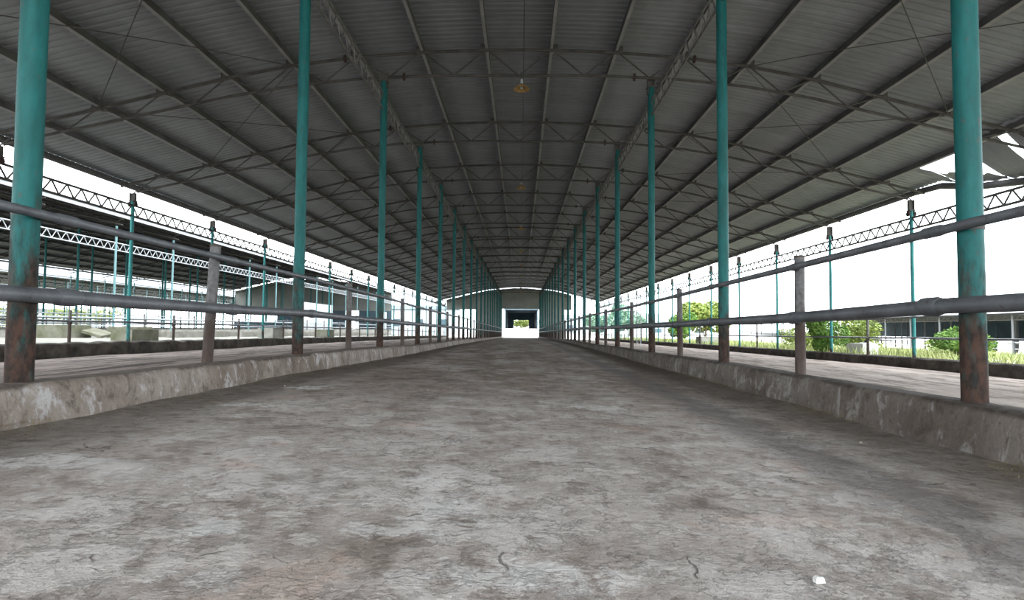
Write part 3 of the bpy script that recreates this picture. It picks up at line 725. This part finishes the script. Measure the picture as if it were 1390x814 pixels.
def plant(name, cat, label, x, y, z, rx, ry, rz, n, size, mat, seed, trunk=0.0, group=None):
    t = bpy.data.objects.new(name, None); COL.objects.link(t); t.location = (x, y, z); tag(t, label, cat, group)
    ob('foliage', leaf_cloud(0, 0, trunk+rz*.95, rx, ry, rz, n, size, seed).mesh('foliage', M[mat]), t)
    rnd = random.Random(seed+1); b = MB()
    if trunk: b.tube([(0,0,-.1),(.05,0,trunk),(.1,.05,trunk+rz)], [.14, .11, .05], 8)
    for i in range(6):
        a = rnd.uniform(0, 6.28); b.tube([(0,0,trunk*.8),(math.cos(a)*rx*.3, math.sin(a)*ry*.3, trunk+rz*.7),(math.cos(a)*rx*.6, math.sin(a)*ry*.6, trunk+rz*1.3)], [.03,.022,.01], 5)
    ob('stem', b.mesh('stem', M['bark'], True), t)
    return t
plant('bush', 'bush', 'dense green bush spilling over the outer kerb beside the pale concrete block', 12.35, 25.5, -.2, .8, .85, .85, 3800, .075, 'leaf', 1)
plant('bush', 'bush', 'round light green bush just outside the yard fence', 14.6, 20.9, -.2, 1.15, 1.1, .62, 4500, .075, 'leaf', 2)
plant('bush', 'bush', 'tall pale weed bush behind the concrete block', 14.5, 27.5, -.25, 1.2, 1.2, .85, 2600, .08, 'leaf_y', 3)
plant('bush', 'bush', 'spreading yellow-green weeds near the slim eave columns', 14.0, 31.5, -.2, 1.2, 1.5, .55, 2200, .08, 'leaf_y', 4)
plant('bush', 'bush', 'low yellow-green shrub in front of the distant low shed', 17.0, 24.5, -.25, 1.2, 1.2, .5, 2200, .08, 'leaf_y', 5)
plant('tree', 'tree', 'yellow-green round tree standing in the weedy yard', 20.5, 70, -.8, 2.9, 2.9, 2.2, 5200, .24, 'leaf_y', 6, .8)
plant('tree', 'tree', 'smaller green tree beside the yellow-green tree', 16.8, 66, -.8, 1.5, 1.6, 1.6, 2600, .2, 'leaf', 7, .5)
plant('tree', 'tree', 'bluish distant tree behind the yard', 19.0, 110, -1.0, 3.8, 3.6, 2.6, 3200, .34, 'leaf_b', 8, 1.2)
plant('tree', 'tree', 'second bluish distant tree close to the gable end', 14.5, 116, -1.0, 3.0, 3.0, 2.0, 2600, .34, 'leaf_b', 9, 1.0)
for i, (x, y, s) in enumerate(((-80, 84, 2.4), (-81, 96, 2.8), (-80, 109, 2.4), (-82, 121, 3.0))):
    plant('bush', 'bush', 'light green bush beyond the open sheds across the concrete yard', x, y, .1, s*1.5, s*1.5, s*.8, 1300, .22, 'leaf_y', 20+i, 0, 'bushes beyond the neighbouring shed')
gb_ = MB(); rg = random.Random(11)
for i in range(42000):
    y = 8 + 75*rg.random()**1.6; x = 12.0 + 26*rg.random()**1.3
    if noise.noise(Vector((x*.35, y*.35, 0))) < -.28: continue
    z = zyard(x, y)-.02; h = rg.uniform(.12, .42)*(1+.7*noise.noise(Vector((x*.5, y*.5, 4)))); w = .012+.004*h+y*.0006
    a = rg.uniform(0, 6.28); lx, ly = rg.uniform(-.5,.5)*h, rg.uniform(-.5,.5)*h; k = len(gb_.v)
    gb_.v += [(x-w*math.cos(a), y-w*math.sin(a), z), (x+w*math.cos(a), y+w*math.sin(a), z), (x+lx, y+ly, z+h)]; gb_.f.append((k, k+1, k+2))
o = ob('yard_grass', gb_.mesh('yard_grass', M['grass'])); o['kind'] = 'stuff'; tag(o, 'light green grass and weeds covering the yard outside', 'grass')

# ------------------------------------------------------------------ right: concrete block, distant low shed, mast, houses
o = ob('concrete_block', MB().quadbox(-.36, .36, -.36, .36, 0, .46).quadbox(-.30, .30, -.30, .30, .46, .475).mesh('concrete_block', M['conc_light']), None, (12.75, 23.6, -.16), .3)
tag(o, 'pale square concrete block beside the green bush outside the kerb', 'block')
o = ob('concrete_block', MB().quadbox(-.8, .8, -.5, .5, 0, .55).quadbox(-.74, .74, -.44, .44, .55, .57).mesh('concrete_block', M['conc']), None, (13.2, 44, -.25), .1)
tag(o, 'weathered concrete trough block beyond the yard fence near the trees', 'block')
sc = bpy.data.objects.new('low_shed', None); COL.objects.link(sc); sc.location = (45, 0, -1.75)
tag(sc, 'distant low open shed with dark interior across the weedy yard', 'building')
CY0, CY1 = 48, 128
gc = girder_meshes(.5, 6, M['steel'], .05, .03); colC = MB().tube([(0,0,0),(0,0,4.2)], .09, 6).mesh('column', M['darkroof'], True)
P = [[(x, y, z) for x, z in ((-.6,4.25),(6,4.6),(12,4.75),(18,4.6),(24.6,4.25))] for y in (CY0, CY1)]
ob('roof', MB().grid(P).mesh('roof', M['darkroof']), sc)
for n in range(17):
    for X in (0, 8, 16, 24): ob('column', colC, sc, (X, CY0+5*n, 0))
    if n < 16: ob('lattice_girder', gc[3], sc, (0, CY0+5*n, 3.65))
ob('fascia', MB().quadbox(-.62, -.55, CY0, CY1, 4.1, 4.28).mesh('fascia', M['white_steel']), sc)
for X, z in ((0.1, 1.0), (0.1, 1.6), (8, 1.3)): ob('pipe_rail', MB().tube([(0,CY0,0),(0,CY1,0)], .05, 6).mesh('pipe_rail', M['white_steel'], True), sc, (X, 0, z))
for ya, yb, X in ((56, 61, 20), (70, 74, 14), (84, 92, 18), (104, 110, 12)):
    ob('blue_wall', MB().quadbox(-.1, .1, ya, yb, 0, 3.4).mesh('blue_wall', M['blue_wall']), sc, (X, 0, 0))
ob('blue_wall', MB().quadbox(-.1, .1, CY0, CY1, 1.6, 4.2).mesh('blue_wall', M['blue_wall']), sc, (24.5, 0, 0))
# lattice mast among the eave columns
ms = MB()
for sx in (-.12, .12): ms.tube([(sx, 0, 0), (sx, 0, 3.4)], .025, 5)
for i in range(12):
    s = 1 if i % 2 else -1; ms.tube([(s*.12, 0, .2+i*.26), (-s*.12, 0, .46+i*.26)], .014, 4)
o = ob('lattice_post', ms.mesh('lattice_post', M['white_steel'], True), None, (7.6, 40.5, -.35)); tag(o, 'pale zigzag lattice post standing in the pen', 'post')
def house(x, y, z, w, dp, h, rh, wall, roofm, label, rz=0):
    t = bpy.data.objects.new('house', None); COL.objects.link(t); t.location = (x, y, z); t.rotation_euler.z = rz; tag(t, label, 'building')
    ob('wall', MB().quadbox(-w/2, w/2, -dp/2, dp/2, 0, h).mesh('wall', wall), t)
    b = MB(); b.v = [(-w/2-.3,-dp/2-.3,h),(w/2+.3,-dp/2-.3,h),(w/2+.3,dp/2+.3,h),(-w/2-.3,dp/2+.3,h),(-w/2-.3,0,h+rh),(w/2+.3,0,h+rh)]
    b.f = [(0,1,5,4),(2,3,4,5),(0,4,3),(1,2,5),(0,3,2,1)]; ob('roof', b.mesh('roof', roofm), t)
    wm = MB().quadbox(-.6, .6, -.06, .06, 0, 1.2).mesh('window', M['blue_wall'])
    for i in range(int(w//4)): ob('window', wm, t, (-w/2+2+4*i, -dp/2, h*.35))
house(31, 128, -1.6, 12, 9, 4.0, 1.6, M['white_wall'], M['darkroof'], 'pale house with grey pitched roof behind the trees')
house(9.8, 122, -1.0, 5, 6, 3.8, .8, M['white_wall'], M['darkroof'], 'small white building beside the bluish distant trees')
house(-98, 118, 0, 12, 40, 3.2, .8, M['white_wall'], M['darkroof'], 'white building beyond the neighbouring shed')
house(-17.5, 112, -.5, 12, 8, 4.5, .8, M['white_wall'], M['blue_wall'], 'white building at the end of the concrete yard')

# shed seen through the doorway
sd = bpy.data.objects.new('gate_shed', None); COL.objects.link(sd); sd.location = (0, 140, .75); tag(sd, 'slate-blue shed with an opening straight beyond the doorway', 'building')
for x0, x1, y0_, y1_, z0, z1, nm_ in ((-3.6,-3.4,0,26,0,4.2,'side_wall'),(3.6,3.8,0,26,0,4.2,'side_wall'),(-3.8,4.0,-.3,26.3,4.2,4.4,'roof'),(-3.4,-1.9,25.8,26,0,4.2,'back_wall'),(2.1,3.6,25.8,26,0,4.2,'back_wall'),(-1.9,2.1,25.8,26,2.3,4.2,'back_wall')):
    ob(nm_, MB().quadbox(x0, x1, y0_, y1_, z0, z1).mesh(nm_, M['blue_wall']), sd)
plant('bush', 'bush', 'pale green bush seen through the gate shed opening', .2, 182, .8, 5, 3, 2.0, 1500, .4, 'leaf_y', 40)

# ------------------------------------------------------------------ small things on the floor
def stone(name, label, x, y, s, mat, seed, cat='stone', group=None):
    rnd = random.Random(seed); b = MB(); n, mm = 8, 5; P = []
    for i in range(mm+1):
        th = math.pi*i/mm; P.append([])
        for j in range(n+1):
            ph = 2*math.pi*(j % n)/n; q = Vector((math.sin(th)*math.cos(ph), math.sin(th)*math.sin(ph), math.cos(th)))
            rr = 1+.35*noise.noise(q*1.3+Vector((seed*3.1,0,0)))
            P[-1].append((q.x*rr*s, q.y*rr*s*.85, q.z*rr*s*.7))
    t = (x-FL)/(FR-FL); z = interp(BASE_L, y)*(1-t)+interp(BASE_R, y)*t
    o = ob(name, b.grid(P).mesh(name, mat), None, (x, y, z+s*.5)); tag(o, label, cat, group); return o
stone('stone', 'small white angular stone lying on the concrete floor', .845, 1.81, .018, M['stone'], 3)
rs = random.Random(5)
for i in range(26):
    stone('dirt_clod', 'small brown dirt clod lying on the alley floor', rs.uniform(-2.6, 2.5), rs.uniform(2.6, 11), rs.uniform(.006, .016), M['rock'], 50+i, 'clod', 'dirt clods on the alley floor')
sw = MB(); rg = random.Random(21)
for i in range(9000):
    y = 2.6 + 24*rg.random()**2; right_ = rg.random() < .6
    dd = abs(rg.gauss(0, .13)); x = (FR-.02-dd) if right_ else (FL+.02+dd)
    if noise.noise(Vector((x*.3, y*.8, 3))) < -.05: continue
    t = (x-FL)/(FR-FL); z = interp(BASE_L, y)*(1-t)+interp(BASE_R, y)*t + .008 + max(0, .035-.1*dd)
    a = rg.uniform(0, 6.28); L = rg.uniform(.02, .09); w = .0026
    dxv, dyv = math.cos(a)*L, math.sin(a)*L; k = len(sw.v)
    sw.v += [(x-dyv*w/L, y+dxv*w/L, z), (x+dyv*w/L, y-dxv*w/L, z), (x+dxv, y+dyv, z+rg.uniform(-.004,.018))]; sw.f.append((k, k+1, k+2))
o = ob('straw_litter', sw.mesh('straw_litter', M['straw'])); o['kind'] = 'stuff'; tag(o, 'loose straw and chaff littered along the foot of both kerbs', 'straw')
